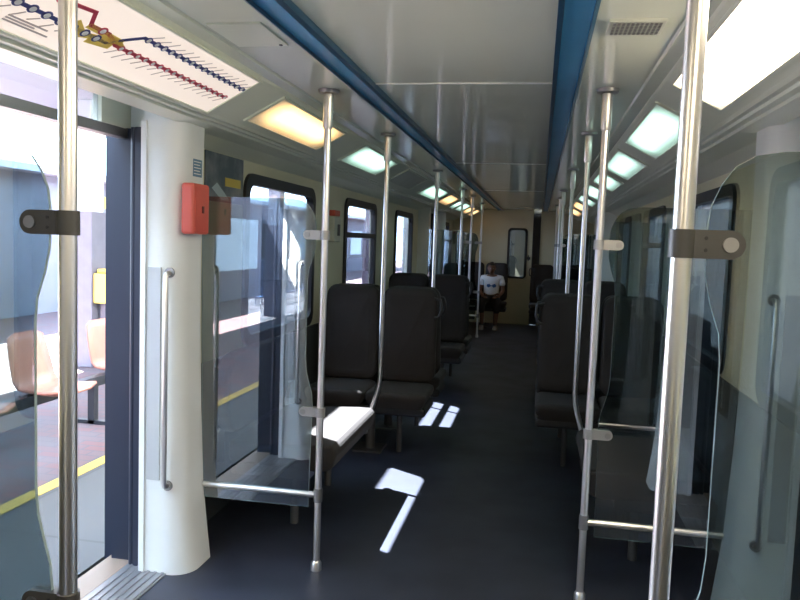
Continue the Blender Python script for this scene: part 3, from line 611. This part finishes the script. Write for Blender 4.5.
def person():
    x, y = PX, PY
    V = [(x, y+0.12, 0.56), (x, y+0.14, 0.72), (x, y+0.16, 0.90), (x, y+0.15, 1.00), (x, y+0.12, 1.06), (x, y+0.09, 1.12)]   # pelvis .. neck .. head base
    R = [(0.15, 0.12), (0.14, 0.11), (0.155, 0.11), (0.11, 0.09), (0.052, 0.052), (0.05, 0.05)]
    E = [(0, 1), (1, 2), (2, 3), (3, 4), (4, 5)]
    for sg in (-1, 1):
        b = len(V)
        V += [(x+sg*0.17, y+0.15, 0.985), (x+sg*0.235, y+0.08, 0.74), (x+sg*0.15, y-0.13, 0.635), (x+sg*0.12, y-0.19, 0.625)]
        R += [0.055, 0.042, 0.030, 0.028]; E += [(3, b), (b, b+1), (b+1, b+2), (b+2, b+3)]
        b = len(V)
        V += [(x+sg*0.10, y+0.05, 0.545), (x+sg*0.15, y-0.33, 0.545), (x+sg*0.14, y-0.36, 0.30), (x+sg*0.13, y-0.34, 0.09)]
        R += [0.085, 0.062, 0.050, 0.036]; E += [(0, b), (b, b+1), (b+1, b+2), (b+2, b+3)]
    body = skin_mesh('body', V, E, R, 'skin', P, c)
    # shirt
    V = [(x, y+0.12, 0.60), (x, y+0.14, 0.74), (x, y+0.16, 0.90), (x, y+0.15, 1.005), (x, y+0.125, 1.04)]
    R = [(0.178, 0.145), (0.168, 0.135), (0.18, 0.13), (0.13, 0.105), (0.062, 0.06)]; E = [(0, 1), (1, 2), (2, 3), (3, 4)]
    for sg in (-1, 1):
        b = len(V); V += [(x+sg*0.18, y+0.15, 0.99), (x+sg*0.225, y+0.10, 0.83)]; R += [0.072, 0.068]; E += [(3, b), (b, b+1)]
    sh = skin_mesh('t_shirt', V, E, R, 'shirt', P, c)
    pr = MB()
    for cx, rr in ((-0.055, 0.034), (0.055, 0.036)):
        pr.prism([(x+cx+rr*math.cos(2*PI*k/16)*1.15, 0.845+rr*math.sin(2*PI*k/16)*(1+0.25*math.sin(k*2.3))) for k in range(16)], 'y', y+0.012, y+0.05)
    pr.box(x-0.02, x+0.02, y+0.012, y+0.05, 0.838, 0.852)
    pr.build('shirt_print', 'shirt_print', sh, off=c)
    # trousers to mid calf
    V = [(x, y+0.11, 0.56), (x, y+0.13, 0.64)]; R = [(0.175, 0.14), (0.15, 0.12)]; E = [(0, 1)]
    for sg in (-1, 1):
        b = len(V); V += [(x+sg*0.10, y+0.04, 0.55), (x+sg*0.15, y-0.32, 0.55), (x+sg*0.15, y-0.37, 0.44), (x+sg*0.14, y-0.36, 0.30)]
        R += [0.105, 0.085, 0.075, 0.070]; E += [(0, b), (b, b+1), (b+1, b+2), (b+2, b+3)]
    skin_mesh('trousers', V, E, R, 'trousers', P, c)
    # head with face
    bm = bmesh.new(); bmesh.ops.create_uvsphere(bm, u_segments=24, v_segments=16, radius=1)
    for v in bm.verts:
        k = v.co.copy(); w = 0.076*(1 - 0.22*max(0, -k.z)); v.co = Vector((k.x*w, k.y*0.098 - (0.012 if k.z < -0.3 and k.y < 0 else 0), k.z*0.118))
    for v in bm.verts:   # nose and brow relief
        if v.co.y < -0.07 and abs(v.co.x) < 0.016 and -0.045 < v.co.z < 0.02: v.co.y -= 0.020*(1-abs(v.co.x)/0.02)
        if v.co.y < -0.06 and 0.012 < abs(v.co.x) < 0.05 and -0.005 < v.co.z < 0.02: v.co.y += 0.008
    me = bpy.data.meshes.new('head'); bm.to_mesh(me); bm.free()
    for p in me.polygons: p.use_smooth = True
    me.materials.append(M['skin']); h = bpy.data.objects.new('head', me); C.objects.link(h); h.parent = P
    hp = Vector((x-0.01, y+0.055, 1.20)) - Vector(c); h.location = hp; h.rotation_euler = (0.15, 0.05, 0.12)
    for nm, mm, items in (('eye', 'eye', [(-0.028, -0.086, 0.006), (0.028, -0.086, 0.006)]), ):
        for it in items: MB().disc((it[0], it[1]+0.004, it[2]), (0, -1, 0), 0.009, 0.006, 10).build(nm, mm, h)
    MB().box(-0.022, 0.022, -0.098, -0.085, -0.062, -0.054).build('mouth', 'lip', h, bevel=0.002)
    for sg in (-1, 1): MB().disc((sg*0.070, 0.0, -0.005), (sg, 0.2, 0), 0.022, 0.012, 12).build('ear', 'skin', h, bevel=0.003)
    bm = bmesh.new(); bmesh.ops.create_uvsphere(bm, u_segments=24, v_segments=16, radius=1)
    dl = [v for v in bm.verts if v.co.z < -0.25 or (v.co.y < -0.25 and v.co.z < 0.42)]; bmesh.ops.delete(bm, geom=dl, context='VERTS')
    for v in bm.verts: v.co = Vector((v.co.x*0.083, v.co.y*0.106, v.co.z*0.128))
    me = bpy.data.meshes.new('hair'); bm.to_mesh(me); bm.free(); me.materials.append(M['hair'])
    hr = bpy.data.objects.new('hair', me); C.objects.link(hr); hr.parent = h; so = hr.modifiers.new('thick', 'SOLIDIFY'); so.thickness = 0.012
    # hands resting in the lap, five fingers each
    for sg in (-1, 1):
        w = Vector((x+sg*0.12, y-0.19, 0.63)); V = [tuple(w), tuple(w+Vector((-sg*0.02, -0.05, -0.004)))]; R = [(0.026, 0.017), (0.032, 0.014)]; E = [(0, 1)]
        for q, (dx, ln) in enumerate(((-0.027, 0.062), (-0.009, 0.072), (0.009, 0.068), (0.026, 0.052))):
            b = len(V); base = w+Vector((-sg*0.03+dx, -0.075, -0.002)); V += [tuple(base), tuple(base+Vector((-sg*0.005, -ln*0.5, 0.0))), tuple(base+Vector((-sg*0.008, -ln*0.85, -0.018)))]
            R += [0.0095, 0.0085, 0.0072]; E += [(1, b), (b, b+1), (b+1, b+2)]
        b = len(V); V += [tuple(w+Vector((-sg*0.045, -0.035, 0.0))), tuple(w+Vector((-sg*0.066, -0.065, -0.004)))]; R += [0.011, 0.0085]; E += [(0, b), (b, b+1)]
        skin_mesh('hand', V, E, R, 'skin', P, c, sub=1)
    for sg in (-1, 1):
        secs = []
        for yy, ww, hh in ((0.05, 0.028, 0.06), (0.02, 0.04, 0.085), (-0.06, 0.042, 0.07), (-0.14, 0.050, 0.05), (-0.19, 0.040, 0.035), (-0.21, 0.02, 0.02)):
            secs.append([(x+sg*0.135+a, y-0.34+yy, b) for a, b in rrect(-ww, ww, 0.0, hh, min(ww, hh)*0.45, 3)])
        MB().loft(secs).build('shoe', 'shoe', P, off=c)
person()
P.scale = (0.88, 0.88, 0.88); P.location.z = 0.412; P.location.x += 0.03

# ---------------------------------------------------------------- the station outside
ZP = -0.15
struct('ground_platform', MB().box(-40, -1.74, -30, 60, ZP-1.0, ZP), 'paving')
struct('trim_platform_line', MB().box(-2.70, -2.60, -30, 60, ZP, ZP+0.004), 'yellow_line')
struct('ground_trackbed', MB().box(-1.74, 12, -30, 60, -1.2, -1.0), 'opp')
struct('wall_and_added_roof', MB().box(2.4, 2.7, -30, 60, -1.0, 3.6).box(1.5, 2.7, -30, 60, 3.6, 3.75), 'opp')  # track wall, plus an unseen roof added to keep sky off the right windows
cn = thing('station_canopy', 'pale platform canopy roof above the platform outside', 'canopy', (-4.6, 10, 3.0))
o = (-4.6, 10, 3.0)
MB().box(-6.6, -2.34, -15, 8.4, 3.0, 3.08).box(-6.6, -1.75, 8.4, 40, 3.0, 3.08).build('roof_sheet', 'canopy', cn, off=o)  # far sheet widened toward the train to block sun at the far windows
for k in range(12): MB().box(-6.5, -2.75, -12+k*4.4, -11.85+k*4.4, 2.86, 3.0).build('roof_beam', 'canopy', cn, off=o)
# columns
def column(y, lab, bin_=False):
    t = thing('platform_column', lab, 'column', (-5.0, y, ZP), 'columns under the platform canopy'); off = (-5.0, y, ZP)
    MB().box(-5.17, -4.83, y-0.17, y+0.17, ZP, 1.7).build('lower_shaft', 'column', t, off=off, bevel=0.01)
    MB().box(-5.13, -4.87, y-0.13, y+0.13, 1.7, 3.0).build('upper_shaft', 'col_white', t, off=off, bevel=0.01)
column(8.05, 'lilac grey canopy column seen through the open door, with a yellow bin')
column(14.5, 'lilac grey canopy column seen through the left windows'); column(23.0, 'far lilac grey canopy column down the platform')
column(1.5, 'lilac grey canopy column beside the camera, mirrored in glass')
t = thing('rubbish_bin', 'yellow bin fixed against the lilac column outside', 'bin', (-4.72, 8.0, 0.55))
MB().box(-4.83, -4.62, 7.90, 8.16, 0.62, 0.98).build('body', 'bin', t, off=(-4.72, 8.0, 0.55), bevel=0.02)
MB().box(-4.80, -4.64, 7.93, 8.13, 0.98, 1.03).build('lid', 'sign_yellow', t, off=(-4.72, 8.0, 0.55), bevel=0.015)
MB().box(-4.78, -4.66, 7.98, 8.08, ZP, 0.62).build('post', 'column', t, off=(-4.72, 8.0, 0.55))
# platform bench with peach shell seats
t = thing('platform_bench', 'outdoor bench of peach plastic seats on a dark beam by the platform', 'bench', (-3.3, 5.0, ZP)); off = (-3.3, 5.0, ZP)
MB().box(-3.36, -3.28, 3.2, 7.3, 0.17, 0.25).build('beam', 'beam', t, off=off)
for y in (3.8, 5.6, 7.0):
    lg = MB().box(-3.35, -3.29, y-0.03, y+0.03, ZP, 0.2).box(-3.60, -3.05, y-0.03, y+0.03, ZP, ZP+0.03); lg.build('leg', 'beam', t, off=off)
def shell(y):
    o = []
    for k in range(13):
        a = k/12; 
        if a < 0.45: x = -3.05 - a/0.45*0.38; z = 0.27 - 0.02*math.sin(a/0.45*PI)
        else: b = (a-0.45)/0.55; x = -3.43 - 0.10*b; z = 0.27 + 0.42*b
        w = 0.23 - (0.05*max(0, (a-0.5)/0.5)**2) - (0.03 if a < 0.08 else 0) - (0.06 if a > 0.97 else 0)
        o.append((x, z, w))
    mb = MB()
    top = [[(x, y+q*w, z) for q in (-1, -0.6, 0, 0.6, 1)] for x, z, w in o]
    top = [[(px, py, pz + (0.03 if abs(py-y) > 0.15 else 0)) for px, py, pz in r] for r in top]
    n = 5; vs = [v for r in top for v in r]
    mb.add(vs, [(i*n+k, i*n+k+1, (i+1)*n+k+1, (i+1)*n+k) for i in range(12) for k in range(4)], 0, True)
    s_ = mb.build('shell_seat', 'peach', t, off=off); m_ = s_.modifiers.new('t', 'SOLIDIFY'); m_.thickness = 0.02
for y in (3.2, 4.12, 5.03, 5.98, 6.95): shell(y)
# station building across the platform
t = thing('station_building', 'pale station building with a blue panel across the platform', 'building', (-9.2, 20, ZP)); off = (-9.2, 20, ZP)
MB().box(-10.5, -9.0, 9.2, 45, ZP, 2.5).build('wall', 'station', t, off=off)
MB().box(-9.0, -8.96, 13.2, 17.5, 0.8, 1.75).build('blue_panel', 'sign_blue', t, off=off)
MB().box(-9.0, -8.95, 13.6, 15.0, 1.95, 2.2).build('yellow_sign', 'sign_yellow', t, off=off)
for k in range(5): MB().box(-9.0, -8.97, 20+k*4, 22.2+k*4, 0.7, 1.9).build('window', 'dark_window', t, off=off)
MB().box(-10.7, -8.6, 9.0, 45.2, 2.5, 2.62).build('roof', 'canopy', t, off=off)
# blue railing on the platform beyond
for y0, lab in ((10.5, 'blue railing on the platform, nearer section'), (16.5, 'blue railing on the platform, farther section')):
    t = thing('platform_fence', lab, 'fence', (-6.2, y0, ZP)); off = (-6.2, y0, ZP)
    MB().box(-6.23, -6.17, y0, y0+4, 0.85, 0.90).box(-6.23, -6.17, y0, y0+4, 0.0, 0.04).build('rail', 'rail_blue', t, off=off)
    for k in range(21): MB().tube([(-6.2, y0+k*0.2, ZP), (-6.2, y0+k*0.2, 0.87)], 0.014, 8).build('post', 'rail_blue', t, off=off)
# the other end of the platform, which the glass screens mirror
t = thing('waiting_building', 'dark platform building behind the camera, mirrored in the glass screen', 'building', (-8, -8, ZP)); off = (-8, -8, ZP)
MB().box(-9.0, -7.2, -30, 2.5, ZP, 2.7).build('wall', 'column', t, off=off)
for k in range(6): MB().box(-7.2, -7.17, -26+k*4.4, -23.4+k*4.4, 0.6, 1.9).build('window', 'dark_window', t, off=off)
MB().box(-7.2, -7.16, -1.5, -0.3, ZP, 2.0).build('door', 'rail_blue', t, off=off)
MB().box(-7.2, -7.17, 0.2, 1.6, 1.2, 1.9).build('pale_sign', 'col_white', t, off=off)
t = thing('platform_fence', 'blue railing behind the camera, mirrored in the glass screen', 'fence', (-6.2, -2, ZP)); off = (-6.2, -2, ZP)
MB().box(-6.23, -6.17, -6, -2, 0.85, 0.90).build('rail', 'rail_blue', t, off=off)
for k in range(21): MB().tube([(-6.2, -6+k*0.2, ZP), (-6.2, -6+k*0.2, 0.87)], 0.014, 8).build('post', 'rail_blue', t, off=off)
